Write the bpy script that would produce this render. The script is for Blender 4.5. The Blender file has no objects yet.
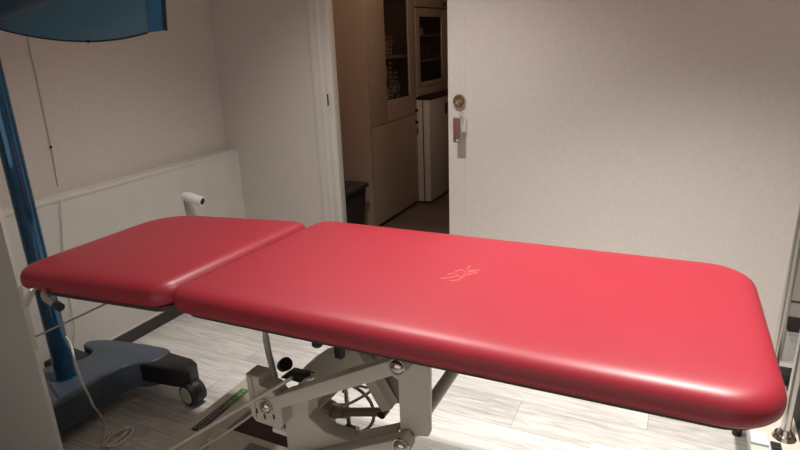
import bpy, bmesh, math, random
from mathutils import Vector, Matrix
random.seed(7)
C = bpy.context.scene.collection
PI = math.pi

# ------------------------------------------------------------ materials
def mat(name, col, rough=.5, metal=0, spec=.5, bump=0, bscale=200, coat=0, trans=0, alpha=None, emit=None):
    m = bpy.data.materials.new(name); m.use_nodes = True
    nt = m.node_tree; b = nt.nodes['Principled BSDF']
    b.inputs['Base Color'].default_value = (*col, 1); b.inputs['Roughness'].default_value = rough
    b.inputs['Metallic'].default_value = metal; b.inputs['Specular IOR Level'].default_value = spec
    b.inputs['Coat Weight'].default_value = coat; b.inputs['Coat Roughness'].default_value = .1
    b.inputs['Transmission Weight'].default_value = trans
    if emit: b.inputs['Emission Color'].default_value = (*emit[0], 1); b.inputs['Emission Strength'].default_value = emit[1]
    tc = nt.nodes.new('ShaderNodeTexCoord'); nz = nt.nodes.new('ShaderNodeTexNoise')
    nz.inputs['Scale'].default_value = bscale; nt.links.new(tc.outputs['Object'], nz.inputs['Vector'])
    bp = nt.nodes.new('ShaderNodeBump'); bp.inputs['Strength'].default_value = bump; bp.inputs['Distance'].default_value = .001
    nt.links.new(nz.outputs['Fac'], bp.inputs['Height'])
    if bump: nt.links.new(bp.outputs['Normal'], b.inputs['Normal'])
    mx = nt.nodes.new('ShaderNodeMix'); mx.data_type = 'RGBA'
    mx.inputs[6].default_value = (*[c*.94 for c in col], 1); mx.inputs[7].default_value = (*[min(1, c*1.05) for c in col], 1)
    n2 = nt.nodes.new('ShaderNodeTexNoise'); n2.inputs['Scale'].default_value = 9
    nt.links.new(tc.outputs['Object'], n2.inputs['Vector'])
    nt.links.new(n2.outputs['Fac'], mx.inputs[0]); nt.links.new(mx.outputs[2], b.inputs['Base Color'])
    return m

def linen(name, col):
    """woven wallpaper: fine horizontal and vertical threads"""
    m = bpy.data.materials.new(name); m.use_nodes = True; nt = m.node_tree; N = nt.nodes; L = nt.links
    b = N['Principled BSDF']; b.inputs['Roughness'].default_value = .75; b.inputs['Specular IOR Level'].default_value = .25
    g = N.new('ShaderNodeNewGeometry')
    outs = []
    for sc in ((40, 40, 420), (420, 420, 30)):
        mp = N.new('ShaderNodeMapping'); mp.inputs['Scale'].default_value = sc; L.new(g.outputs['Position'], mp.inputs['Vector'])
        nz = N.new('ShaderNodeTexNoise'); nz.inputs['Scale'].default_value = 1; nz.inputs['Detail'].default_value = 3
        L.new(mp.outputs[0], nz.inputs['Vector']); outs.append(nz.outputs['Fac'])
    ad = N.new('ShaderNodeMath'); ad.operation = 'ADD'; L.new(outs[0], ad.inputs[0]); L.new(outs[1], ad.inputs[1])
    mr = N.new('ShaderNodeMapRange'); mr.inputs['From Min'].default_value = .7; mr.inputs['From Max'].default_value = 1.3
    L.new(ad.outputs[0], mr.inputs['Value'])
    mx = N.new('ShaderNodeMix'); mx.data_type = 'RGBA'
    mx.inputs[6].default_value = (*[c*.92 for c in col], 1); mx.inputs[7].default_value = (*[min(1, c*1.06) for c in col], 1)
    L.new(mr.outputs[0], mx.inputs[0]); L.new(mx.outputs[2], b.inputs['Base Color'])
    bp = N.new('ShaderNodeBump'); bp.inputs['Strength'].default_value = .25; bp.inputs['Distance'].default_value = .0008
    L.new(ad.outputs[0], bp.inputs['Height']); L.new(bp.outputs[0], b.inputs['Normal'])
    return m

def planks(name, dark, light, PW=.18, PL=1.25):
    m = bpy.data.materials.new(name); m.use_nodes = True; nt = m.node_tree; N = nt.nodes; L = nt.links
    b = N['Principled BSDF']; b.inputs['Specular IOR Level'].default_value = .4
    g = N.new('ShaderNodeNewGeometry')
    br = N.new('ShaderNodeTexBrick'); br.inputs['Scale'].default_value = 1
    br.inputs['Brick Width'].default_value = PL; br.inputs['Row Height'].default_value = PW
    br.inputs['Mortar Size'].default_value = .0012; br.inputs['Mortar Smooth'].default_value = .3
    br.inputs['Color1'].default_value = (0, 0, 0, 1); br.inputs['Color2'].default_value = (1, 1, 1, 1); br.inputs['Mortar'].default_value = (.5, .5, .5, 1)
    br.offset = .37; L.new(g.outputs['Position'], br.inputs['Vector'])
    # shift the grain per plank
    sh = N.new('ShaderNodeVectorMath'); sh.operation = 'MULTIPLY_ADD'; sh.inputs[1].default_value = (7, 3, 5)
    L.new(br.outputs['Color'], sh.inputs[0]); L.new(g.outputs['Position'], sh.inputs[2])
    def noise(sc, det, dist, rough=.6):
        mp = N.new('ShaderNodeMapping'); mp.inputs['Scale'].default_value = sc; L.new(sh.outputs[0], mp.inputs['Vector'])
        nz = N.new('ShaderNodeTexNoise'); nz.inputs['Scale'].default_value = 1; nz.inputs['Detail'].default_value = det
        nz.inputs['Distortion'].default_value = dist; nz.inputs['Roughness'].default_value = rough
        L.new(mp.outputs[0], nz.inputs['Vector']); return nz.outputs['Fac']
    a = noise((3.2, 34, 3), 6, 1.6); c = noise((14, 190, 10), 4, .3); d = noise((1.3, 5, 1), 2, .5)
    def math_(op, x, y):
        n = N.new('ShaderNodeMath'); n.operation = op
        for i, v in enumerate((x, y)):
            if isinstance(v, (int, float)): n.inputs[i].default_value = v
            else: L.new(v, n.inputs[i])
        return n.outputs[0]
    s = math_('ADD', math_('MULTIPLY', a, .5), math_('ADD', math_('MULTIPLY', c, .28), math_('MULTIPLY', d, .3)))
    s = math_('ADD', s, math_('MULTIPLY', math_('SUBTRACT', br.outputs['Color'], .5), .1))
    cr = N.new('ShaderNodeValToRGB'); cr.color_ramp.elements[0].position = .36; cr.color_ramp.elements[1].position = .62
    cr.color_ramp.elements[0].color = (*dark, 1); cr.color_ramp.elements[1].color = (*light, 1)
    L.new(s, cr.inputs[0])
    mx = N.new('ShaderNodeMix'); mx.data_type = 'RGBA'; mx.inputs[7].default_value = (*[v*.75 for v in dark], 1)
    L.new(br.outputs['Fac'], mx.inputs[0]); L.new(cr.outputs[0], mx.inputs[6]); L.new(mx.outputs[2], b.inputs['Base Color'])
    b.inputs['Roughness'].default_value = .5
    bp = N.new('ShaderNodeBump'); bp.inputs['Strength'].default_value = .15; bp.inputs['Distance'].default_value = .001
    L.new(s, bp.inputs['Height']); L.new(bp.outputs[0], b.inputs['Normal'])
    return m

M = dict(
 wall=linen('linen wallpaper', (.60, .548, .505)),
 wallw=mat('off white wall lining', (.60, .58, .54), .55, bump=.05, bscale=300),
 ceil=mat('ceiling paint', (.72, .68, .62), .8),
 door=linen('door wallpaper', (.64, .59, .55)),
 trim=mat('painted frame', (.62, .585, .54), .4),
 skirt=mat('dark skirting', (.035, .031, .029), .45, bump=.1, bscale=60),
 floor=planks('grey oak vinyl', (.34, .328, .305), (.69, .675, .645)),
 vinyl=mat('red vinyl', (.285, .018, .031), .41, spec=.5, bump=.12, bscale=900),
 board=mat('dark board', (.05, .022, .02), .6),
 emboss=mat('embossed mark', (.66, .17, .14), .35),
 cream=mat('cream enamel', (.53, .49, .42), .35, spec=.5, bump=.04, bscale=120),
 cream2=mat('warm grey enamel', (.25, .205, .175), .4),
 chrome=mat('chrome', (.5, .46, .42), .16, metal=1),
 satin=mat('satin steel', (.62, .6, .56), .3, metal=1),
 black=mat('black plastic', (.010, .010, .011), .4),
 rubber=mat('black rubber', (.018, .018, .018), .6, bump=.2),
 blue=mat('blue lacquer', (.008, .075, .165), .18, metal=.55, coat=.6),
 bluesh=mat('blue smoked cover', (.10, .22, .30), .3, coat=.3),
 bluedk=mat('deep blue plastic', (.006, .06, .13), .4),
 bluearm=mat('dark blue arm', (.004, .035, .075), .55),
 slate=mat('slate blue plastic', (.06, .08, .108), .38, bump=.05),
 white=mat('white plastic', (.85, .84, .82), .35),
 cable=mat('white cable', (.62, .6, .55), .45),
 wcable=mat('beige cord', (.45, .41, .36), .6),
 panel=mat('grey laminate', (.42, .41, .38), .5, bump=.05, bscale=200),
 hose=mat('grey hose', (.5, .49, .45), .4),
 cab=mat('beige cabinet', (.45, .36, .28), .45),
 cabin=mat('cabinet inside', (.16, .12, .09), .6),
 tint=mat('black glass', (.004, .004, .004), .08),
 fridge=mat('white enamel', (.72, .68, .63), .3),
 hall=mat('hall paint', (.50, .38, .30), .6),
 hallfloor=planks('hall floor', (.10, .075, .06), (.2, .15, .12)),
 bin=mat('charcoal plastic', (.035, .036, .038), .4),
 brass=mat('brass', (.55, .47, .33), .22, metal=1),
 leather=mat('brown leather', (.20, .09, .06), .5, bump=.3),
 red=mat('red plastic', (.5, .03, .03), .4),
 green=mat('green sticker', (.06, .19, .03), .4),
 ink=mat('dark print', (.02, .015, .018), .4),
 grey=mat('grey print', (.3, .3, .3), .5),
 boxw=mat('white carton', (.6, .58, .55), .6),
 boxd=mat('dark carton', (.06, .06, .07), .6),
 boxr=mat('rose carton', (.28, .14, .12), .6),
 paper=mat('white paper', (.85, .85, .85), .6),
 pblue=mat('pale blue packet', (.55, .66, .74), .4),
 lampglass=mat('lamp disc', (.9, .85, .75), .5, emit=((1, .85, .68), 12)),
)
def glass():
    m = bpy.data.materials.new('clear pane'); m.use_nodes = True; b = m.node_tree.nodes['Principled BSDF']
    b.inputs['Base Color'].default_value = (.75, .72, .68, 1); b.inputs['Roughness'].default_value = .03
    b.inputs['Transmission Weight'].default_value = 1; b.inputs['IOR'].default_value = 1.1
    return m
M['glass'] = glass()

# ------------------------------------------------------------ mesh helpers
def bx(bm, lo, hi, bev=0, mtx=None):
    r = bmesh.ops.create_cube(bm, size=1)
    vs = r['verts']
    for v in vs:
        v.co = Vector([lo[i] + (v.co[i]+.5)*(hi[i]-lo[i]) for i in range(3)])
    if bev:
        es = list({e for v in vs for e in v.link_edges})
        o = bmesh.ops.bevel(bm, geom=es, offset=bev, segments=2, affect='EDGES', profile=.6)
        vs = list({v for f in o['faces'] for v in f.verts} | {v for v in vs if v.is_valid})
    if mtx:
        for v in vs: v.co = mtx @ v.co
    return vs
def bar(bm, a, b, w, h, bev=.003, up=(0, 0, 1)):
    """box of width w and height h running from a to b"""
    a = Vector(a); b = Vector(b); d = (b-a); l = d.length; d.normalize()
    s = d.cross(Vector(up)).normalized(); u = s.cross(d)
    m = Matrix(((s.x, d.x, u.x, a.x), (s.y, d.y, u.y, a.y), (s.z, d.z, u.z, a.z), (0, 0, 0, 1)))
    return bx(bm, (-w/2, 0, -h/2), (w/2, l, h/2), bev, m)
def cyl(bm, a, b, r, r2=None, n=24, cap=True):
    a = Vector(a); b = Vector(b); d = b-a
    q = Vector((0, 0, 1)).rotation_difference(d.normalized()).to_matrix().to_4x4()
    m = Matrix.Translation((a+b)/2) @ q
    return bmesh.ops.create_cone(bm, cap_ends=cap, segments=n, radius1=r, radius2=r if r2 is None else r2, depth=d.length, matrix=m)['verts']
def sph(bm, c, r, sc=(1, 1, 1), n=20):
    return bmesh.ops.create_uvsphere(bm, u_segments=n, v_segments=n//2+2, radius=r, matrix=Matrix.Translation(c) @ Matrix.Diagonal((*sc, 1)))['verts']
def prism(bm, pts, off, bev=0):
    """closed outline of 3D points extruded by vector off"""
    off = Vector(off)
    a = [bm.verts.new(p) for p in pts]; b = [bm.verts.new(Vector(p)+off) for p in pts]
    f1 = bm.faces.new(a); f2 = bm.faces.new(list(reversed(b))); n = len(a)
    for i in range(n): bm.faces.new((a[i], b[i], b[(i+1) % n], a[(i+1) % n]))
    if bev:
        es = list(set(f1.edges) | set(f2.edges))
        bmesh.ops.bevel(bm, geom=es, offset=bev, segments=2, affect='EDGES')
def smoothpath(pts, k=8, closed=False):
    pts = [Vector(p) for p in pts]; n = len(pts); out = []
    rng = range(n if closed else n-1)
    for i in rng:
        g = (lambda j: pts[j % n]) if closed else (lambda j: pts[max(0, min(n-1, j))])
        p0, p1, p2, p3 = g(i-1), g(i), g(i+1), g(i+2)
        for s in range(k):
            t = s/k
            out.append(.5*((2*p1)+(p2-p0)*t+(2*p0-5*p1+4*p2-p3)*t*t+(3*p1-p0-3*p2+p3)*t**3))
    if not closed: out.append(pts[-1])
    return out
def tube(bm, pts, r, n=10, k=8, closed=False, smooth=True):
    P = smoothpath(pts, k, closed) if smooth else [Vector(p) for p in pts]
    rings = []; N = len(P); prev = None
    for i, p in enumerate(P):
        if closed: t = (P[(i+1) % N]-P[i-1])
        else: t = P[min(N-1, i+1)]-P[max(0, i-1)]
        t.normalize()
        ref = prev if prev is not None else (Vector((0, 0, 1)) if abs(t.z) < .9 else Vector((1, 0, 0)))
        s = t.cross(ref)
        if s.length < 1e-4: s = t.cross(Vector((0, 1, 0)))
        s.normalize(); u = s.cross(t); prev = u
        rings.append([bm.verts.new(p+(s*math.cos(a)+u*math.sin(a))*r) for a in [2*PI*j/n for j in range(n)]])
    for i in range(N if closed else N-1):
        A, B = rings[i], rings[(i+1) % N]
        for j in range(n): bm.faces.new((A[j], A[(j+1) % n], B[(j+1) % n], B[j]))
    if not closed: bm.faces.new(list(reversed(rings[0]))); bm.faces.new(rings[-1])
def obj(name, bm, m, parent=None, smooth=True, ang=40):
    bmesh.ops.recalc_face_normals(bm, faces=bm.faces)
    me = bpy.data.meshes.new(name); bm.to_mesh(me); bm.free()
    me.materials.append(m if not isinstance(m, str) else M[m])
    if smooth:
        for p in me.polygons: p.use_smooth = True
        me.set_sharp_from_angle(angle=math.radians(ang))
    o = bpy.data.objects.new(name, me); C.objects.link(o)
    if parent:
        o.parent = parent; o.matrix_parent_inverse = Matrix.Translation(parent.matrix_world.translation).inverted() if parent.type == 'EMPTY' else Matrix()
    return o
def tag(o, label, cat, group=None):
    o['label'] = label; o['category'] = cat
    if group: o['group'] = group
    return o
def thing(name, label, cat, loc, group=None):
    o = bpy.data.objects.new(name, None); C.objects.link(o); o.location = loc; o.empty_display_size = .1
    o.matrix_world = Matrix.Translation(loc)
    return tag(o, label, cat, group)
def struct(name, bm, m, parent=None, label=None):
    o = obj(name, bm, m, parent, ang=30)
    if not parent: o['kind'] = 'structure'
    if label: o['label'] = label
    return o
def B(): return bmesh.new()
def box(lo, hi, bev=0):
    b = B(); bx(b, lo, hi, bev); return b

# ------------------------------------------------------------ camera (phone held at 1.4 m, looking down along the couch)
CP = Vector((0, 0, 1.4)); R_ = Vector((.9015, .43132, -.03558)); U_ = Vector((-.10257, .29282, .95065)); F_ = Vector((-.42045, .85336, -.30822))
cd = bpy.data.cameras.new('camera'); cam = bpy.data.objects.new('camera', cd); C.objects.link(cam)
cd.sensor_width = 36; cd.lens = 579.5/800*36; cd.clip_start = .02
cam.matrix_world = Matrix(((R_.x, U_.x, -F_.x, 0), (R_.y, U_.y, -F_.y, 0), (R_.z, U_.z, -F_.z, 1.4), (0, 0, 0, 1)))
bpy.context.scene.camera = cam
def at(px, py, X=None, Y=None, Z=None):
    """a pixel of the photo carried out to a known plane of the room"""
    d = F_*579.5+R_*(px-400)-U_*(py-225)
    t = X/d.x if X is not None else Y/d.y if Y is not None else (Z-1.4)/d.z
    return CP+d*t

# ------------------------------------------------------------ room shell
XL, XB, YB, YR, XR, YF, ZC = -2.45, -2.37, 2.66, 3.02, 2.1, -1.6, 2.55
struct('floor', box((XL-.1, YF-.1, -.1), (XR+.1, 2.78, 0)), 'floor')
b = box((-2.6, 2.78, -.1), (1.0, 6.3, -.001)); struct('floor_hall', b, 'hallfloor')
struct('floor_recess', box((.4, 2.66+.12, -.1), (XR+.1, YR+.1, 0)), 'floor')
struct('ceiling', box((-2.6, YF-.1, ZC), (XR+.1, 6.3, ZC+.1)), 'ceil')
struct('wall_left', box((XL-.1, YF, 0), (XL, YB, ZC)), 'wall')
# low boxed-out lining along the left wall with a ledge on top
b = B(); bx(b, (XL, YF, 0), (XB, YB, .782)); lowbox = struct('wall_left_lower', b, 'wallw')
b = box((XL, YF, .782), (XB+.003, YB, .80), .002); struct('trim_1', b, 'trim')
struct('baseboard_left', box((XB, YF, 0), (XB+.012, YB, .066), .002), 'skirt')
struct('trim_2', box((XB, YF, .066), (XB+.010, YB, .073)), 'trim')
struct('wall_back', box((XL-.15, YB, 0), (-1.765, YB+.12, ZC)), 'wall')
struct('wall_back_header', box((-1.765, YB, 2.08), (-.93, YB+.12, ZC)), 'wall')
struct('wall_back_right', box((-.93, YB+.05, 0), (.455, YR+.06, ZC)), 'wall')
struct('wall_recess', box((.455, YR, 0), (XR+.1, YR+.1, ZC)), 'wall')
struct('baseboard_recess', box((.455, YR-.012, 0), (XR, YR, .074), .002), 'skirt')
struct('trim_3', box((.455, YR-.006, .150), (XR, YR, .156)), 'skirt')
struct('wall_right', box((XR, YF, 0), (XR+.1, YR, ZC)), 'wall')
struct('wall_front', box((XL-.1, YF-.1, 0), (XR+.1, YF, ZC)), 'cab')
struct('baseboard_back', box((XB, YB-.012, 0), (-1.80, YB, .07), .002), 'skirt')
# door frame
dr = box((-1.79, YB-.012, 0), (-1.745, YB, 2.12), .002)
bx(dr, (-1.765, YB-.005, 0), (-1.716, YB+.12, 2.08), .002)
bx(dr, (-1.745, YB-.018, 0), (-1.715, YB+.05, 2.08), .002)
bx(dr, (-1.715, YB+.012, 0), (-1.682, YB+.045, 2.08), .002)
bx(dr, (-1.79, YB-.012, 2.08), (-.93, YB, 2.12), .002)
jamb = struct('trim_4', dr, 'trim', label='off-white door frame on the left of the opening')
obj('strike_plate', box((-1.7152, YB+.0, 1.065), (-1.7135, YB+.019, 1.125), .0005), 'ink', jamb)
# open sliding leaf covered in the wallpaper
leaf = struct('door_1', box((-1.023, YB, .004), (.457, YB+.042, 2.2)), 'door', label='wallpapered door leaf beside the opening with a keyed lock')
obj('edge_strip', box((-1.026, YB-.0012, .004), (-.938, YB+.001, 2.2)), 'door', leaf)
obj('bottom_rail', box((-1.02, YB-.003, .002), (.455, YB+.0, .012), .001), 'white', leaf)
lk = B(); c = at(459.5, 101, Y=YB-.003)
cyl(lk, c, c+Vector((0, -.012, 0)), .033, .029, 32); cyl(lk, c+Vector((0, -.012, 0)), c+Vector((0, -.024, 0)), .012, .011, 24)
lock = obj('lock_cylinder', lk, 'brass', leaf)
# key in the lock, ring and fob
k = thing('key_fob', 'brown leather key fob with metal frame hanging from the door lock', 'key', c+Vector((0, -.026, 0)))
kb = B(); p = c+Vector((0, -.025, 0)); bx(kb, (p.x-.0015, p.y-.012, p.z-.004), (p.x+.0015, p.y+.001, p.z+.004), .0005)
cyl(kb, p+Vector((-.0012, -.018, -.002)), p+Vector((.0012, -.018, -.002)), .011, n=20); obj('key', kb, 'brass', k)
kb = B(); rc = p+Vector((0, -.018, -.022)); tube(kb, [rc+Vector((math.cos(a)*.013, .002*math.sin(a*2), math.sin(a)*.015)) for a in [i*PI/4 for i in range(8)]], .0012, 8, 5, True)
obj('key_ring', kb, 'satin', k)
ft = at(460, 118, Y=p.y-.018).z; fx = p.x+.005; fy = p.y-.018
kb = box((fx-.0215, fy-.003, ft-.118), (fx+.0215, fy+.003, ft), .0015); fr = obj('fob_frame', kb, 'satin', k)
obj('fob_leather', box((fx-.0155, fy-.0045, ft-.096), (fx+.0155, fy+.0045, ft-.006), .001), 'leather', k)
kb = B(); bx(kb, (fx-.006, fy-.0042, ft-.109), (fx+.006, fy-.003, ft-.104), .0003); obj('rivet', kb, 'white', k)
kb = B()
for i in range(9):
    q = Vector((p.x+.030+.002*math.sin(i), fy+.004, p.z-.022-i*.0095))
    tube(kb, [q+Vector((math.cos(a)*.0028, math.sin(a)*.0015*(1 if i % 2 else -1), math.sin(a)*.0058)) for a in [j*PI/3 for j in range(6)]], .0008, 6, 3, True)
obj('chain', kb, 'satin', k)

# ------------------------------------------------------------ the hall beyond the opening
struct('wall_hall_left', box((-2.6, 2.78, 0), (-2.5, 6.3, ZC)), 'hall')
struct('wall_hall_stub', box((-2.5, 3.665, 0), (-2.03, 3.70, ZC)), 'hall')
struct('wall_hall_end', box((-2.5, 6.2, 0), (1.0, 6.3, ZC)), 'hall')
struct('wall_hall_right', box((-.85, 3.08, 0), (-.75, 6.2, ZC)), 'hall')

XC = -2.02
cab = thing('tall_cabinet', 'beige tall cabinet with clear glass upper door and cartons inside', 'cabinet', (-2.25, 4.1, 0))
Y0, Y1 = 3.70, 4.50
b = B(); bx(b, (-2.48, Y0, 0), (XC-.02, Y0+.018, 2.3)); bx(b, (-2.48, Y1-.018, 0), (XC-.02, Y1, 2.3)); bx(b, (-2.48, Y0, 0), (-2.46, Y1, 2.3))
bx(b, (-2.46, Y0+.018, .82), (XC-.02, Y1-.018, .84)); bx(b, (-2.46, Y0+.018, 0), (XC-.04, Y1-.018, .05)); bx(b, (-2.46, Y0, 2.28), (XC-.02, Y1, 2.3))
obj('carcass', b, 'cabin', cab)
obj('side_panel', box((-2.06, 3.668, 0), (XC+.001, 3.699, 2.3), .001), 'cab', cab)
b = B()
bx(b, (-2.46, Y0+.019, 1.245), (XC-.035, Y1-.019, 1.262), .001); obj('shelf', b, 'cab', cab)
# glass door
gY0, gY1, gz0 = 3.965, 4.375, .945
b = B(); bx(b, (XC-.018, Y0, .785), (XC, gY0, 2.28), .002); bx(b, (XC-.018, gY1, .785), (XC, Y1-.002, 2.28), .002)
bx(b, (XC-.018, gY0, .785), (XC, gY1, gz0), .001); bx(b, (XC-.018, gY0, 2.15), (XC, gY1, 2.28), .001)
gd = obj('glass_door', b, 'cab', cab)
obj('pane', box((XC-.012, gY0-.004, gz0-.004), (XC-.008, gY1+.004, 2.154)), 'glass', gd)
b = B(); cyl(b, (XC, 4.475, .812), (XC+.018, 4.475, .812), .012, .014); obj('knob', b, 'black', gd)
ld = obj('lower_door', box((XC-.018, Y0, .03), (XC, Y1-.002, .780), .002), 'cab', cab)
b = B(); cyl(b, (XC, 4.475, .715), (XC+.018, 4.475, .715), .012, .014); obj('knob', b, 'black', ld)
rt = B(); bx(rt, (XC+.012, 4.463, .615), (XC+.018, 4.487, .665), .002); tube(rt, [(XC+.018, 4.475, .703), (XC+.017, 4.478, .68), (XC+.015, 4.475, .66)], .0015)
tag(obj('key_tag', rt, 'red'), 'small red key tag hanging from the lower cabinet knob', 'key tag')

def carton(name, lo, hi, m, label, lines, seed):
    r = random.Random(seed)
    o = obj(name, box(lo, hi, .0015), m)
    tag(o, label, 'box', 'cartons in the glass-fronted cabinet')
    b = B(); y0, y1, z0, z1 = lo[1], hi[1], lo[2], hi[2]
    for i in range(lines):
        za = z0+(i+.35)*(z1-z0)/lines; a = y0+.008+r.random()*.015; e = y1-.008-r.random()*.03
        if e-a < .01: e = a+.012
        bx(b, (hi[0], a, za), (hi[0]+.0008, e, za+(z1-z0)/lines*.4))
    obj('printed_panel', b, 'boxw' if m != 'boxw' else 'boxd', o)
# upper shelf: two stacks
lvl = [('upper shelf', 1.262, [(3.985, .105, [.045, .05, .055], 'leftmost'), (4.096, .085, [.07, .06], 'second')]),
       ('lower shelf', .84, [(3.985, .095, [.06, .055, .06, .06, .07], 'left'), (4.086, .095, [.09, .075, .08, .09], 'middle'), (4.187, .10, [.12, .06, .09], 'right')])]
s = 0; words = ['bottom', 'second from bottom', 'third from bottom', 'fourth from bottom', 'top']
for sh, z, stacks in lvl:
    for y, w, hs, wh in stacks:
        zz = z+.001
        for i, h in enumerate([v*1.16 for v in hs]):
            mm = ['boxd', 'boxw', 'boxd', 'boxr', 'boxw'][(s*3+i) % 5]
            pos = 'topmost' if i == len(hs)-1 else 'lowest' if i == 0 else words[i]
            carton('carton', (-2.28, y, zz), (-2.075+.006*((s+i) % 3), y+w, zz+h-.002), mm,
                   f'{dict(boxd="dark", boxw="pale", boxr="rosy")[mm]} carton, {pos} in the {wh} stack on the cabinet {sh}', 3, s); zz += h; s += 1

wc = thing('wall_cabinet', 'dim beige cabinet with black glass door above the fridge', 'cabinet', (-2.25, 4.85, .92))
Y2, Y3 = 4.505, 5.30
b = B(); bx(b, (-2.48, Y2, .92), (XC-.02, Y2+.02, 2.3)); bx(b, (-2.48, Y3-.02, .92), (XC-.02, Y3, 2.3)); bx(b, (-2.48, Y2, .92), (-2.46, Y3, 2.3)); bx(b, (-2.48, Y2, .92), (XC-.02, Y3, .94)); bx(b, (-2.48, Y2, 1.61), (XC-.02, Y3, 1.63))
obj('carcass', b, 'cabin', wc)
a0, a1, c0, c1 = 4.60, 5.095, 1.03, 1.555
b = B(); bx(b, (XC-.018, Y2+.02, .99), (XC, a0, 1.62), .002); bx(b, (XC-.018, a1, .99), (XC, Y3, 1.62), .002); bx(b, (XC-.018, a0, .99), (XC, a1, c0), .001); bx(b, (XC-.018, a0, c1), (XC, a1, 1.62), .001)
d2 = obj('glass_door', b, 'cab', wc); obj('pane', box((XC-.012, a0-.004, c0-.004), (XC-.008, a1+.004, c1+.004)), 'glass', d2)
for z in (1.20, 1.405): obj('shelf', box((-2.45, Y2+.021, z-.008), (XC-.03, Y3-.021, z+.004), .001), 'cab', wc)
obj('dark_lining', box((-2.455, Y2+.021, .945), (-2.452, Y3-.021, 1.605)), 'ink', wc)
obj('upper_door', box((XC-.018, Y2+.02, 1.632), (XC, Y3, 2.29), .002), 'cab', wc)
b = B(); cyl(b, (XC, 5.15, 1.665), (XC+.016, 5.15, 1.665), .012, .014); obj('knob', b, 'black', wc)
obj('bottom_rail', box((XC-.05, Y2+.0, .92), (XC+.005, Y3, .985), .002), 'cab', wc)
b = B(); cyl(b, (-2.12, 4.83, 1.409), (-2.12, 4.83, 1.47), .028); jr = obj('jar', b, 'boxw'); tag(jr, 'small pale jar on the upper shelf behind black glass door', 'jar')
b = B(); cyl(b, (-2.12, 4.83, 1.4705), (-2.12, 4.83, 1.482), .024); obj('lid', b, 'boxd', jr)
bb = tag(obj('carton', box((-2.15, 4.88, 1.205), (-2.07, 4.96, 1.33), .002), 'boxd'), 'dark carton alone on the lower shelf behind black glass door', 'box')

fr = thing('fridge', 'small white bar fridge standing under the dark hall cabinet', 'fridge', (-2.2, 4.76, 0))
obj('body', box((-2.43, 4.508, .015), (-1.975, 5.01, .893), .006), 'fridge', fr)
b = box((-1.965, 4.508, .02), (-1.909, 5.01, .893), .006); fd = obj('door', b, 'fridge', fr)
obj('gasket', box((-1.976, 4.513, .03), (-1.964, 5.005, .888)), 'bin', fr)
obj('top_cover', box((-2.43, 4.506, .8935), (-1.905, 5.012, .908), .003), 'ink', fr)
obj('handle', box((-1.909, 4.86, .74), (-1.899, 4.90, .84), .003), 'ink', fd)

# waste bin
b = B(); z0, z1 = 0.001, .40
x0, x1, y0, y1 = -2.34, -1.965, 3.16, 3.50
def taper(bm, lo, hi, s):
    vs = bx(bm, lo, hi, .012); cx, cy = (lo[0]+hi[0])/2, (lo[1]+hi[1])/2
    for v in vs:
        t = 1-(v.co.z-lo[2])/(hi[2]-lo[2]); v.co.x = cx+(v.co.x-cx)*(1-s*t); v.co.y = cy+(v.co.y-cy)*(1-s*t)
taper(b, (x0+.01, y0+.01, z0), (x1-.01, y1-.01, z1), .14)
wb = thing('waste_bin', 'dark grey plastic bin with a lid just beyond the doorway', 'bin', (-2.1, 3.34, 0))
obj('body', b, 'bin', wb); obj('lid', box((x0, y0, .40), (x1+.01, y1, .432), .012), 'bin', wb)

# ------------------------------------------------------------ treatment couch
tb = thing('treatment_table', 'red padded treatment couch on a cream scissor-lift base', 'treatment table', (-.75, 1.2, 0))
def rrect(x0, x1, y0, y1, rs, n=10):
    """rounded rectangle, corner radii rs for (x1,y1),(x0,y1),(x0,y0),(x1,y0)"""
    out = []
    for (cx, sx, cy, sy, a0), r in zip(((x1, -1, y1, -1, 0), (x0, 1, y1, -1, PI/2), (x0, 1, y0, 1, PI), (x1, -1, y0, 1, 1.5*PI)), rs):
        for i in range(n+1):
            a = a0+PI/2*i/n; out.append((cx+sx*r+math.cos(a)*r, cy+sy*r+math.sin(a)*r))
    return out
def cushion(x0, x1, y0, y1, zb, th, rs, tilt=None):
    bm = B(); rings = []
    prof = [(.016, 0), (.006, .002), (.0015, .008), (0, .018), (.0005, .028), (.0035, .038), (.009, .0465), (.017, .053), (.027, .0572), (.04, .0595), (.06, .061), (.1, .0622), (.15, .0632), (.2, .0636), (.24, .064)]
    prof = [(d, z*th/.064) for d, z in prof]
    for d, z in prof:
        rr = [max(r-d*.9, .012) for r in rs]
        rings.append([bm.verts.new((x, y, zb+z)) for x, y in rrect(x0+d, x1-d, y0+d, y1-d, rr)])
    for A, Bq in zip(rings, rings[1:]):
        n = len(A)
        for j in range(n): bm.faces.new((A[j], A[(j+1) % n], Bq[(j+1) % n], Bq[j]))
    bm.faces.new(list(reversed(rings[0]))); bm.faces.new(rings[-1])
    if tilt:
        px, ang = tilt; m = Matrix.Translation((px, 0, .80)) @ Matrix.Rotation(ang, 4, 'Y') @ Matrix.Translation((-px, 0, -.80))
        for v in bm.verts: v.co = m @ v.co
    return bm
Y0c, Y1c = .908, 1.552
TILT = (-1.08, -math.radians(3.4))
def headturn(bm):
    for v in bm.verts:
        w_ = min(1, max(0, (v.co.x+1.735)/.64)); v.co.x += w_*(.002+.06*(v.co.y-1.23))
    return bm
def turn(bm):
    m = Matrix.Translation((-1.05, 1.23, 0)) @ Matrix.Rotation(math.radians(.9), 4, 'Z') @ Matrix.Translation((1.05, -1.23, 0))
    for v in bm.verts:
        w_ = min(1, max(0, (.2-v.co.x)/1.25)); v.co.x += w_*(.004+.075*(v.co.y-1.23)); v.co = m @ v.co
    return bm
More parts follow.
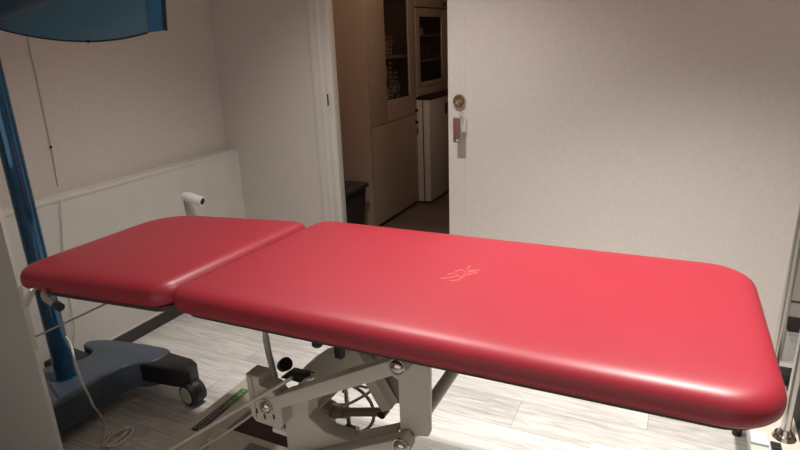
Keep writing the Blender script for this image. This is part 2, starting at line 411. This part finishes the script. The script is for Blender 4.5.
body = obj('body_cushion', turn(cushion(-1.082, .203, Y0c, Y1c, .778, .064, (.11, .06, .05, .10))), 'vinyl', tb, ang=80)
head = obj('head_cushion', headturn(cushion(-1.735, -1.092, Y0c, Y1c-.03, .778, .064, (.055, .15, .08, .06), TILT)), 'vinyl', tb, ang=80)
# embossed mark pressed into the body cushion
eb = B()
for st in ([(439.5, 278.3), (448, 278), (455, 276.3), (461, 276)], [(449.5, 280.6), (457, 280.2), (461.5, 277.5), (465, 275)], [(454.7, 271.8), (461.3, 269.9), (465.3, 272), (472, 271.6), (479.5, 270)],
           [(463, 273.5), (468, 275), (472, 273.5), (477, 272.6)], [(466, 268.6), (470, 270.4), (474, 269.6)], [(470.3, 265.8), (468, 268.6)], [(447, 274.6), (453, 273.4), (458, 274.6)]):
    tube(eb, [at(x, y, Z=.8420) for x, y in st], .0010, 6, 5)
obj('embossed_mark', eb, 'emboss', body)['label'] = 'pale wavy lines pressed into the red vinyl'
bd = B()
for x0, x1, t in ((-1.062, .186, None),):
    prism(bd, [(x, y, .768) for x, y in rrect(x0, x1, Y0c+.016, Y1c-.012, (.1, .07, .06, .09))], (0, 0, .013))
obj('cushion_board', turn(bd), 'board', tb)
bd = B(); prism(bd, [(x, y, .766) for x, y in rrect(-1.722, -1.097, Y0c+.012, Y1c-.042, (.07, .14, .075, .06))], (0, 0, .013))
mt = Matrix.Translation((TILT[0], 0, .80)) @ Matrix.Rotation(TILT[1], 4, 'Y') @ Matrix.Translation((-TILT[0], 0, -.80))
for v in bd.verts: v.co = mt @ v.co
obj('cushion_board', bd, 'board', tb)
# upper frame under the cushions
b = B()
for y in (1.0, 1.40): bx(b, (-1.0, y, .735), (.10, y+.035, .766), .002)
for x in (-1.0, -.45, .07): bx(b, (x, 1.035, .738), (x+.03, 1.40, .765), .002)
obj('top_frame', b, 'cream', tb)
b = B()
for y in (1.0, 1.40):
    p0 = mt @ Vector((-1.08, y+.017, .748)); p1 = mt @ Vector((-1.6, y+.017, .752)); bar(b, p0, p1, .03, .028)
bar(b, mt @ Vector((-1.56, .98, .752)), mt @ Vector((-1.56, 1.44, .752)), .028, .026)
obj('head_frame', b, 'cream', tb)

Yf = .98
def linkplate(pts, y, th): 
    b = B(); prism(b, [(x, y, z) for x, z in pts], (0, th, 0), .0015); return b
W = lambda pts, y: [(at(x, y_, Y=y).x, at(x, y_, Y=y).z) for x, y_ in pts]
up = W([(389, 350), (430, 358), (430, 433), (428, 437), (401, 435), (400, 432), (399, 380), (389, 374)], Yf+.032)
up2 = [(-.53, .765), (-.47, .765), (-.47, .56), (-.53, .56)]
obj('upright_plate', linkplate(up, Yf+.032, .012), 'cream', tb)
obj('upright_plate', linkplate(up2, 1.40, .012), 'cream', tb)
A_, B_, C_ = Vector((-.498, 0, .726)), Vector((-.876, 0, .522)), Vector((-.498, 0, .520))
D_ = B_+(C_-A_)
def arm(p, q, y, name='lift_arm', w=.036):
    b = B(); d = (q-p).normalized()
    bar(b, Vector((p.x, y, p.z))-d*.016, Vector((q.x, y, q.z))+d*.016, .038, w, .006)
    return obj(name, b, 'cream', tb)
arm(A_, B_, Yf+.012); arm(C_, D_, Yf+.012)
arm(A_, B_, 1.43)
for P_ in (A_, B_, C_):
    b = B(); cyl(b, (P_.x, Yf-.011, P_.z), (P_.x, Yf-.005, P_.z), .0205, n=32); sph(b, (P_.x, Yf-.010, P_.z), .0175, (1, .62, 1), 28)
    obj('pivot_bolt', b, 'chrome', tb)
b = B(); cyl(b, (C_.x, Yf+.032, C_.z), (C_.x, 1.42, C_.z), .017); sph(b, (C_.x, Yf+.05, C_.z), .001); obj('axle_tube', b, 'cream', tb)
b = B(); cyl(b, (C_.x, 1.05, C_.z), (C_.x, 1.062, C_.z), .021); obj('axle_collar', b, 'ink', tb)
# cross tube just behind the lower bolt, seen to its right
b = B(); cyl(b, at(404, 441, Y=.99), at(418, 424, Y=1.10), .0155); obj('spacer_tube', b, 'cream', tb)
# standing column of the base with its folded edge
q = W([(282.5, 398), (307, 392), (307, 417), (324, 433), (350, 443), (395, 434)], Yf+.035); q += [(q[-1][0], .38), (-.62, .13), (q[0][0]-.005, .13)]
obj('base_plate', linkplate(q, Yf+.035, .010), 'cream', tb)
b = B()
for (xa, za), (xb, zb_) in zip(q[1:5], q[2:6]):
    bar(b, (xa, Yf+.058, za), (xb, Yf+.058, zb_), .044, .007, .001)
obj('folded_edge', b, 'cream', tb)
# bracket around the left bolt
br = [(-.918, .462), (-.845, .460), (-.832, .475), (-.832, .54), (-.86, .575), (-.893, .575), (-.895, .60), (-.935, .60), (-.932, .475)]
bk = obj('pivot_bracket', linkplate(br, Yf-.004, .05), 'cream', tb)
for x, z in ((-.912, .497), (-.888, .486), (-.858, .494)): obj('slot', box((x-.003, Yf-.0052, z-.007), (x+.003, Yf-.0035, z+.007), .0005), 'ink', bk)
obj('bracket_rib', box((-.9215, Yf-.0085, .475), (-.9135, Yf-.004, .597), .001), 'cream', bk)
# inner tilted strut, torsion tube and hub
b = B(); bar(b, at(354, 345, Y=1.16), at(390, 407, Y=1.16), .04, .034, .003, up=(1, 0, .8)); obj('inner_strut', b, 'cream', tb)
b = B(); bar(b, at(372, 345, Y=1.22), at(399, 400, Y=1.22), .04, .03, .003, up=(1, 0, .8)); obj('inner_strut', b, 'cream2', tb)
b = B(); pc = at(386, 409, Y=1.19); cyl(b, pc, pc+Vector((0, -.03, 0)), .012); obj('end_cap', b, 'black', tb)
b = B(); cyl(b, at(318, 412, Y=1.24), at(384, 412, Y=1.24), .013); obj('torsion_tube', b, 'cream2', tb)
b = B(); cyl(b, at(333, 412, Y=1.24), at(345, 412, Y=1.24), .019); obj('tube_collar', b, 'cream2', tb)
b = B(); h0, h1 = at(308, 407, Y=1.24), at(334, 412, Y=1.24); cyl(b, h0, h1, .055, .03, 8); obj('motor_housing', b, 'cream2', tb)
b = B()
bar(b, at(318, 407, Y=1.2), at(340, 385, Y=1.28), .02, .01, .001); bar(b, at(316, 400, Y=1.2), at(334, 384, Y=1.28), .01, .01, .001)
obj('linkage_bar', b, 'cream', tb)
# broad curved inner arm behind the front one
pts = [at(x, y, Y=1.2) for x, y in ((296, 392), (300, 376), (309, 364), (321, 356), (345, 350), (372, 341), (392, 345), (392, 362), (350, 378), (318, 392))]
b = B(); prism(b, pts, (0, .03, 0), .002); obj('inner_arm', b, 'cream', tb)
b = B()
for p0, p1 in zip(pts[1:6], pts[2:7]): bar(b, p0+Vector((0, .012, 0)), p1+Vector((0, .012, 0)), .06, .006, .001)
obj('folded_edge', b, 'cream', tb)
b = B(); bar(b, at(355, 348, Y=1.19), at(366, 372, Y=1.19), .02, .006, .001, up=(1, 0, 0)); obj('stiffener', b, 'cream', tb)
b = B(); p = at(313, 376, Y=1.15); cyl(b, p, p+Vector((0, -.02, 0)), .007); obj('set_screw', b, 'chrome', tb)
# hydraulic ring wheel behind the link
rc = at(345, 408, Y=1.46)
b = B(); tube(b, [rc+Vector((math.cos(a)*.115, .02*math.sin(a), math.sin(a)*.085)) for a in [i*PI/6 for i in range(12)]], .006, 10, 4, True); obj('ring_wheel', b, 'cream2', tb)
b = B(); tube(b, [at(x, y, Y=1.44) for x, y in ((326, 401), (334, 404), (347, 404), (360, 398), (371, 391))], .005, 10); obj('ring_spoke', b, 'chrome', tb)
b = B(); tube(b, [at(x, y, Y=1.47) for x, y in ((343, 392), (348, 387), (358, 386), (368, 388))], .005, 10); obj('ring_spoke', b, 'chrome', tb)
b = B(); cyl(b, at(345.5, 384, Y=1.5), at(350, 432, Y=1.5), .009); obj('post', b, 'satin', tb)
b = B(); p = at(351, 431, Y=1.48); bx(b, (p.x-.03, p.y-.02, p.z-.02), (p.x+.025, p.y+.02, p.z+.012), .004); ft = obj('foot_pad', b, 'black', tb)
b = B(); p = at(357, 430, Y=1.455); bx(b, (p.x-.005, p.y-.002, p.z-.02), (p.x+.003, p.y+.002, p.z+.018), .001); obj('clip', b, 'white', ft)
# knobs and black pedal
b = B(); ka, kb_ = at(282.5, 366, Y=1.12), at(286.5, 363.5, Y=1.105)
cyl(b, ka, kb_, .017, .019, 28)
bmesh.ops.bevel(b, geom=[e for e in b.edges if any(len(f.verts) > 4 for f in e.link_faces)], offset=.004, segments=3, affect='EDGES')
obj('clamp_knob', b, 'black', tb)
b = B(); prism(b, [at(x, y, Y=1.06) for x, y in ((280, 378), (290, 371), (309, 375), (300, 383))], (0, .02, 0), .001); obj('pedal', b, 'black', tb)
b = B(); cyl(b, at(308, 377, Y=1.07), at(314, 374, Y=1.07), .005); sph(b, at(313, 374, Y=1.065), .007); obj('pedal_pin', b, 'chrome', tb)
b = B(); p = at(317, 339, Y=1.0); cyl(b, (p.x, 1.0, .735), (p.x, 1.0, .722), .012); sph(b, (p.x, 1.0, .72), .014, (1, 1, .7)); obj('stop_knob', b, 'black', tb)
b = B(); p = at(337, 346, Y=1.1); bx(b, (p.x-.011, 1.1, .62), (p.x+.011, 1.12, .70), .002); obj('stop_block', b, 'ink', tb)
# ribbed hose down to the base
b = B(); hp = [at(264, 322, Y=1.1), at(265.5, 335, Y=1.1), at(268, 350, Y=1.1), at(271, 362, Y=1.1), at(275, 378, Y=1.1)]
tube(b, hp, .0075, 12, 8); P = smoothpath(hp, 8)
for i in range(9, len(P)-1, 1):
    d = (P[i+1]-P[i]).normalized(); cyl(b, P[i]-d*.0015, P[i]+d*.0015, .0092, n=12)
obj('ribbed_hose', b, 'hose', tb)
# thin cream foot rods
b = B(); tube(b, [at(166, 452, Y=.94), at(230, 414, Y=.94), at(292, 378, Y=1.0)], .0048, 10, 6); obj('foot_rod', b, 'cream', tb)
b = B(); tube(b, [at(190, 455, Y=1.05), at(232, 429, Y=1.05), at(262, 407, Y=1.03)], .0035, 8, 6); obj('foot_rod', b, 'cream', tb)
b = B(); cyl(b, at(275, 428, Y=1.05), at(290, 433, Y=1.05), .011); obj('white_plug', b, 'white', tb)
# floor frame
b = B()
prism(b, [(-1.474, .70, .050), (-1.474, .70, .120), (-1.392, .70, .120), (-1.360, .70, .085), (-1.360, .70, .050)], (0, .87, 0), .003)
fb = obj('foot_beam', b, 'cream', tb)
def onbeam(x, y): 
    return at(x, y, Z=.1205)
b = B(); la = [(-1.44, 1.205), (-1.44, 1.36), (-1.40, 1.36), (-1.40, 1.205)]
prism(b, [(x, y, .1202) for x, y in la], (0, 0, .0006)); st = obj('sticker', b, 'ink', fb); st['label'] = 'dark sticker with pale print and a green end'
b = B(); prism(b, [(x, y, .1202) for x, y in ((-1.44, 1.3605), (-1.44, 1.475), (-1.40, 1.475), (-1.40, 1.3605))], (0, 0, .0006)); obj('sticker', b, 'green', fb)
b = B()
for x in (-1.430, -1.416):
    y = 1.215
    while y < 1.35:
        l = random.uniform(.006, .02); prism(b, [(x-.0025, y, .1209), (x-.0025, y+l, .1209), (x+.0025, y+l, .1209), (x+.0025, y, .1209)], (0, 0, .0003)); y += l+.005
y = 1.38
while y < 1.46:
    l = random.uniform(.01, .022); prism(b, [(-1.426, y, .1209), (-1.426, y+l, .1209), (-1.414, y+l, .1209), (-1.414, y, .1209)], (0, 0, .0003)); y += l+.008
obj('sticker_print', b, 'grey', st)
b = B(); prism(b, [(-1.474, 1.571, .05), (-1.474, 1.571, .128), (-1.40, 1.571, .128), (-1.36, 1.571, .09), (-1.36, 1.571, .05)], (0, .04, 0), .008); obj('beam_cap', b, 'white', tb)
b = B(); bx(b, (-1.40, 1.50, .05), (-1.33, 1.57, .17), .01); obj('corner_block', b, 'cream', tb)
obj('foot_beam', box((.00, .80, .05), (.09, 1.57, .115), .004), 'cream', tb)
b = B(); bx(b, (-1.36, 1.20, .05), (0, 1.262, .115), .003); lb = obj('long_beam', b, 'cream', tb)
obj('beam_cover', box((-1.31, 1.15, .09), (-.86, 1.262, .1205), .003), 'cream', tb)
b = B(); bx(b, (-1.20, 1.175, .1206), (-1.075, 1.235, .1212)); ls = obj('rating_plate', b, 'grey', tb)
b = B()
for i in range(6): bx(b, (-1.195, 1.181+i*.009, .1213), (-1.195+random.uniform(.06, .11), 1.184+i*.009, .1216))
obj('rating_print', b, 'ink', ls)
for x, y in ((-1.42, .74), (-1.42, 1.53), (.045, .84), (.045, 1.53)):
    b = B(); cyl(b, (x, y, 0.0005), (x, y, .012), .026, .022); cyl(b, (x, y, .011), (x, y, .052), .008); obj('levelling_foot', b, 'rubber', tb)
b = B(); bx(b, (-.86, 1.03, .05), (-.50, 1.38, .13), .004); obj('base_tray', b, 'cream', tb)
obj('shade_sheet', box((-1.352, 1.266, .05), (-1.03, 1.50, .072), .002), 'board', tb)  # dark sheet added in place of the floor shadow under the left pivot
# grab handle with a black end cap, end bracket and tie rod under the head part
b = B(); g0, g1 = at(36, 292, Z=.762), at(60, 307, Z=.745)
tube(b, [g0+Vector((.06, .10, .0)), g0+Vector((.01, .03, -.005)), g0*.6+g1*.4, g1], .009, 14, 8); gh = obj('grab_handle', b, 'satin', tb)
b = B(); d = (g1-g0).normalized(); cyl(b, g1-d*.02, g1+d*.004, .0115); obj('end_cap', b, 'black', gh)
b = B(); e0 = at(31, 288, Z=.775); e1 = at(26, 305, Y=.90); e2 = at(35, 342, Y=.93)
bar(b, at(33, 289, Y=.90), at(25.5, 306, Y=.90), .018, .008, .001); bar(b, at(25.5, 304, Y=.90), at(36, 350, Y=.92), .012, .006, .001)
obj('end_bracket', b, 'cream', tb)
b = B(); r0 = at(33, 338, Y=.92); r1 = at(118, 298, Z=.755); cyl(b, r0, r1, .003, n=12); sph(b, r0, .006); obj('tie_rod', b, 'satin', tb)

# ------------------------------------------------------------ lamp on the blue stand
ls_ = thing('therapy_lamp', 'tall blue therapy lamp with a curved hood on a wheeled slate base', 'lamp', (-2.09, 1.2, 0))
PX, PY = -2.095, 1.212
b = B(); cyl(b, (PX, PY, .165), (PX, PY, 1.72), .035, n=40); obj('pole', b, 'blue', ls_)
b = B(); cyl(b, (PX, PY, .166), (PX, PY, .176), .042, .038, 40); obj('pole_collar', b, 'blue', ls_)
# base body: plan outline, rounded top
def slab(pts, z0, z1, bev):
    b = B(); prism(b, [(x, y, z0) for x, y in pts], (0, 0, z1-z0)); bmesh.ops.recalc_face_normals(b, faces=b.faces)
    top = [e for e in b.edges if all(abs(v.co.z-z1) < 1e-5 for v in e.verts)]; ver = [e for e in b.edges if abs(e.verts[0].co.z-e.verts[1].co.z) > .01]
    bmesh.ops.bevel(b, geom=top+ver, offset=bev, segments=4, affect='EDGES', profile=.5); return b
plan = smoothpath([(-2.18, 1.03, 0), (-2.06, .985, 0), (-1.965, 1.01, 0), (-1.945, 1.13, 0), (-1.955, 1.28, 0), (-1.93, 1.38, 0), (-1.86, 1.43, 0), (-1.86, 1.525, 0), (-1.97, 1.53, 0), (-2.10, 1.51, 0), (-2.20, 1.49, 0), (-2.27, 1.45, 0), (-2.26, 1.41, 0), (-2.19, 1.40, 0), (-2.165, 1.37, 0), (-2.17, 1.31, 0), (-2.24, 1.25, 0), (-2.24, 1.09, 0)], 4, True)
obj('base_body', slab([(p.x, p.y) for p in plan], .055, .17, .010), 'slate', ls_)
obj('base_leg', slab([(-1.95, 1.395), (-1.95, 1.525), (-1.73, 1.518), (-1.685, 1.50), (-1.68, 1.44), (-1.735, 1.42)], .085, .165, .010), 'black', ls_)
obj('base_leg', slab([(-2.32, 1.26), (-2.32, 1.40), (-2.19, 1.39), (-2.18, 1.27)], .07, .158, .012), 'black', ls_)
obj('base_leg', slab([(-2.09, .965), (-2.09, 1.03), (-1.98, 1.03), (-1.97, .965)], .07, .14, .012), 'black', ls_)
def caster(x, y, rz):
    m = Matrix.Translation((x, y, 0)) @ Matrix.Rotation(rz, 4, 'Z')
    b = B()
    for s in (-1, 1): cyl(b, m @ Vector((s*.013, 0, .0505)), m @ Vector((s*.033, 0, .0505)), .050, .046, 32)
    cs = obj('caster', b, 'rubber', ls_)
    for s in (-1, 1):
        b = B(); cyl(b, m @ Vector((s*.031, 0, .0505)), m @ Vector((s*.0350, 0, .0505)), .037, .035, 28); obj('wheel_disc', b, 'panel', cs)
    b = B(); cyl(b, m @ Vector((-.0125, 0, .054)), m @ Vector((.0125, 0, .054)), .051, n=32); cyl(b, m @ Vector((0, .01, .06)), m @ Vector((0, .01, .095)), .014)
    obj('fork', b, 'black', cs)
caster(-1.69, 1.458, math.radians(80)); caster(-2.25, 1.34, .4); caster(-2.0, 1.025, math.radians(5))
# hood: broad curved cover, dropping in a shallow arc at its lower edge
b = B(); top = []; NX = 28; outer = []
xa, xb = at(-75, 10, Y=1.12).x, at(148, 20, Y=1.16).x
for i in range(NX+1):
    t = i/NX; x = xa+(xb-xa)*t; y = 1.14+.03*(2*t-1)**2
    # lower edge: read off the arc of the photo
    px = -75+223*t; py = 41.2-.00158*(px-88)**2 if px < 88 else 41.2-.00245*(px-88)**2
    zlow = at(px, py, Y=y).z; outer.append((at(px, py, Y=y).x, y, zlow))
def shell(bm, pts, ztop, th, lean, closed=True):
    r = []
    for x, y, z in pts: r.append([bm.verts.new(v) for v in ((x, y, z), (x, y+lean, ztop), (x, y+lean+th, ztop), (x, y+th, z))])
    for A, Bq in zip(r, r[1:]):
        for j in range(4): bm.faces.new((A[j], A[(j+1) % 4], Bq[(j+1) % 4], Bq[j]))
    bm.faces.new(r[0])
    if closed: bm.faces.new(list(reversed(r[-1])))
shell(b, outer, 1.80, .008, .05); obj('hood_cover', b, 'bluesh', ls_)
b = B(); tube(b, [Vector(p)+Vector((0, -.001, -.001)) for p in outer], -.0028*-.75, 8, 1, smooth=False); obj('hood_rim', b, 'black', ls_)
side = []
for i in range(7):
    t = i/6; px = 148+17.5*t; py = 32.4-2.4*t; y = 1.168+.055*t; q_ = at(px, py, Y=y); side.append(tuple(q_))
b = B(); shell(b, side, 1.80, .008, .04); obj('hood_side', b, 'bluedk', ls_)
b = B(); q0 = Vector(side[-1]); tube(b, [q0+Vector((0, .001, -.002)), q0+Vector((0, .041, 1.80-q0.z))], .004, 8, smooth=False); obj('hood_rim', b, 'black', ls_)
b = B(); p = at(88, 41.5, Y=1.14); sph(b, p, .0045); obj('rim_stud', b, 'black', ls_)
b = B(); bx(b, (xa, 1.15, 1.78), (xb+.06, 1.34, 1.81), .006); obj('hood_top', b, 'bluedk', ls_)
# arm in front of the hood
b = B(); l0 = at(-60, 20, Y=1.04); l1 = at(60, -38, Y=1.04); d = (l1-l0).normalized()
n_ = d.cross(Vector((0, 1, 0))).normalized(); n_ = n_ if n_.z > 0 else -n_
e0 = at(-60, 49, Y=1.02)+n_*.055; e1 = at(80, -18, Y=1.02)+n_*.055
cyl(b, e0, e1, .055, n=40); obj('arm', b, 'bluearm', ls_)
b = B(); cyl(b, e0, (PX, PY, 1.66), .03, n=24); sph(b, e0, .056); sph(b, (PX, PY, 1.70), .045); obj('arm_joint', b, 'bluedk', ls_)
b = B(); cyl(b, e1, e1+Vector((0, .15, .02)), .03, n=24); obj('arm_joint', b, 'bluedk', ls_)

# white cable of the lamp, running over the base to a coil on the floor
b = B(); r = .0042
p0 = at(66, 338, Y=1.19)
cp = [at(66, 337, Y=1.20), at(71, 345, Y=1.17), at(76, 365, Y=1.13), at(84, 386, Y=1.10), at(89, 396, X=-1.915), at(93, 405, X=-1.90), at(101, 416, Z=.008), at(105.5, 428, Z=r), at(104, 442, Z=r), at(104, 458, Z=r)]
for lx, (rx, ry) in enumerate(((.035, .06), (.028, .05), (.04, .055))):
    c0 = at(114+3*lx, 437, Z=r+.004*lx)
    cp += [c0+Vector((math.cos(a)*rx*.8, math.sin(a)*ry, .0015*i)) for i, a in enumerate([-PI*.6+j*PI/3 for j in range(6)])]
tube(b, cp, r, 8, 6); tag(obj('power_cable', b, 'cable'), 'white cable from the blue pole, looped on the floor', 'cable')
# thin cord down the left wall
b = B(); wp = [at(12, -45, X=XL+.004), at(24, 15, X=XL+.004), at(30, 50, X=XL+.004), at(37, 80, X=XL+.004), at(43, 110, X=XL+.004), at(51, 147, X=XL+.004), at(56.5, 178, X=XL+.004), at(57.8, 185, X=XL+.004)]
wp = wp+[at(58.6, 190, Z=.806), at(60, 202, X=XB+.009), at(61, 215, X=XB+.009), at(63, 250, X=XB+.008), at(70, 300, X=XB+.008), at(74.5, 330, X=XB+.02), at(73, 347, X=XB+.03)]
tube(b, wp, .0019, 8, 6); wc_ = obj('hanging_cord', b, 'wcable'); tag(wc_, 'thin pale cord hanging down the left wall behind blue pole', 'cord')
b = B(); sph(b, at(51, 147, X=XL+.006), .006); obj('cord_clip', b, 'black', wc_)

# white pipe elbow on the low wall
b = B(); w0 = at(185, 197, X=XB); tube(b, [w0+Vector((-.004, 0, .004)), w0+Vector((.035, 0, .004)), w0+Vector((.04, 0, .004))], .024, 20, 4)
w1 = at(202.5, 201.5, X=XB+.115)
tube(b, [w0+Vector((.03, -.004, .004)), w1], .026, 28, 4, smooth=False)
b2 = obj('wall_pipe', b, 'white'); tag(b2, 'short white pipe stub sticking out of the low wall', 'pipe')
b = B(); d = (w1-w0-Vector((.03, -.004, .004))).normalized(); cyl(b, w1-d*.002, w1+d*.0006, .0185, n=24); obj('pipe_bore', b, 'ink', b2)
b = B(); bx(b, (XB, w0.y-.012, w0.z-.10), (XB+.012, w0.y+.012, w0.z), .003); obj('bracket', b, 'panel', b2)

# grey panel close by on the left
px = at(60, 450, Y=.935).x
pn = thing('side_panel', 'grey laminate panel close by at the left edge of the picture', 'panel', (px-.25, .95, 0))
obj('board', box((XB+.014, .935, .001), (px, .945, at(4, 208, Y=.935).z), .002), 'panel', pn)
obj('edge_strip', box((px, .9345, .001), (px+.002, .9455, at(4, 208, Y=.935).z)), 'trim', pn)

# ------------------------------------------------------------ step with handrail at the foot end
ss = thing('step_stool', 'beige step stool with steel handrail posts at the foot end', 'step stool', (.46, 1.9, 0))
ZS = .25
SX = at(749, 436, Z=ZS).x
b = B(); bx(b, (SX, 1.62, ZS-.035), (.68, 2.12, ZS), .006)
obj('step_top', b, 'cream', ss)
b = B()
bx(b, (SX+.052, 1.63, ZS), (SX+.078, 1.705, ZS+.006), .002)
for i in range(4): bx(b, (SX+.054, 1.637+.017*i, ZS+.004), (SX+.076, 1.644+.017*i, ZS+.009), .001)
obj('tread', b, 'rubber', ss)
b = B(); bx(b, (.40, 1.74, ZS), (.67, 2.1, ZS+.005), .002); obj('mat', b, 'rubber', ss)
PB = at(784, 437, Z=ZS); PA = Vector((PB.x, 2.06, ZS))
for P_, nm in ((PB, 0), (PA, 1)):
    b = B(); cyl(b, (P_.x, P_.y, ZS+.002), (P_.x, P_.y, 1.05), .0125, n=28); rp = obj('rail_post', b, 'satin', ss)
    b = B(); cyl(b, (P_.x, P_.y, ZS), (P_.x, P_.y, ZS+.012), .032, .026, 32); cyl(b, (P_.x, P_.y, ZS+.012), (P_.x, P_.y, ZS+.028), .02, .014, 32); obj('flange', b, 'chrome', rp)
b = B(); tube(b, [(PB.x, PB.y, 1.04), (PB.x, PB.y+.03, 1.08), (PA.x, PA.y-.03, 1.08), (PA.x, PA.y, 1.04)], .0125, 16, 8); obj('hand_rail', b, 'satin', ss)
b = B(); prism(b, [at(784, 320, Y=2.08), at(797, 361, Y=2.08), at(779, 361, Y=2.08)], (0, .004, 0)); obj('gusset', b, 'panel', ss)
b = B(); p = at(786, 368, Y=2.07); bx(b, (p.x-.045, p.y-.03, ZS), (p.x+.04, p.y+.03, ZS+.045), .014); obj('rail_foot', b, 'black', ss)
for x in (SX+.02, .64):
    for y in (1.68, 2.08):
        b = B(); cyl(b, (x, y, .018), (x, y, ZS-.035), .011); lg = obj('leg', b, 'satin', ss)
        b = B(); cyl(b, (x, y, .0005), (x, y, .02), .016); obj('rubber_foot', b, 'rubber', lg)
# packet and paper near it
bm_ = B(); c_ = at(757, 438, Z=ZS); bx(bm_, (SX+.002, c_.y-.035, ZS+.001), (SX+.046, c_.y+.025, ZS+.009), .002)
tag(obj('packet', bm_, 'pblue'), 'small pale blue packet lying on the corner of the step stool', 'packet')
c_ = at(603, 450, Z=.0); bm_ = B(); bx(bm_, (c_.x-.04, c_.y-.085, .001), (c_.x+.04, c_.y+.012, .012), .0015)
sc = tag(obj('floor_card', bm_, 'paper'), 'flat white slab on the floor at the bottom edge', 'card')
obj('dark_edge', box((c_.x-.04, c_.y+.012, .002), (c_.x+.04, c_.y+.0145, .0115)), 'grey', sc)

# ------------------------------------------------------------ light
def downlight(x, y, power, size, blend, label, aim=None, rad=.06, col=(1, .95, .90)):
    t = thing('downlight', label, 'ceiling light', (x, y, ZC), 'recessed ceiling downlights')
    b = B(); tube(b, [(x+.055*math.cos(a), y+.055*math.sin(a), ZC-.004) for a in [i*PI/6 for i in range(12)]], .007, 8, 3, True); obj('trim_ring', b, 'white', t)
    b = B(); cyl(b, (x, y, ZC-.004), (x, y, ZC-.001), .046, n=32); obj('lens', b, 'lampglass', t)
    l = bpy.data.lights.new('downlight_beam', 'SPOT'); l.energy = power; l.spot_size = math.radians(size); l.spot_blend = blend; l.shadow_soft_size = rad; l.color = col
    o = bpy.data.objects.new('downlight_beam', l); C.objects.link(o); o.location = (x, y, ZC-.05)
    v = Vector(aim)-o.location if aim else Vector((0, 0, -1)); o.rotation_euler = v.to_track_quat('-Z', 'Y').to_euler()
downlight(.15, 1.4, 315, 92, 1, 'white recessed downlight in the ceiling above the long part of the couch')
downlight(-1.05, 1.74, 135, 108, 1, 'white recessed downlight in the ceiling above the head of the couch')
l = bpy.data.lights.new('ceiling_fill', 'AREA'); l.energy = .6; l.size = 2.2; l.color = (1, .9, .82)  # weak fill light added under the ceiling, no fixture
o = bpy.data.objects.new('ceiling_fill', l); C.objects.link(o); o.location = (-.2, .2, ZC-.03)
l = bpy.data.lights.new('front_fill', 'AREA'); l.shape = 'RECTANGLE'; l.energy = 14; l.size = 3.2; l.size_y = 1.5; l.color = (1, .95, .91)  # added soft fill behind the camera, brightens the faces turned towards it
o = bpy.data.objects.new('front_fill', l); C.objects.link(o); o.location = (0, YF+.05, .85); o.rotation_euler = (PI/2, 0, 0)
l = bpy.data.lights.new('hall_lamp', 'POINT'); l.energy = 8.0; l.shadow_soft_size = .12; l.color = (1, .72, .52)
o = bpy.data.objects.new('hall_lamp', l); C.objects.link(o); o.location = (-1.25, 3.25, 2.35)

w = bpy.data.worlds.new('world'); bpy.context.scene.world = w; w.use_nodes = True
w.node_tree.nodes['Background'].inputs[0].default_value = (.9, .9, 1, 1); w.node_tree.nodes['Background'].inputs[1].default_value = .015
vs = bpy.context.scene.view_settings; vs.view_transform = 'Standard'; vs.look = 'None'; vs.gamma = 1; vs.exposure = 0; vs.use_curve_mapping = False
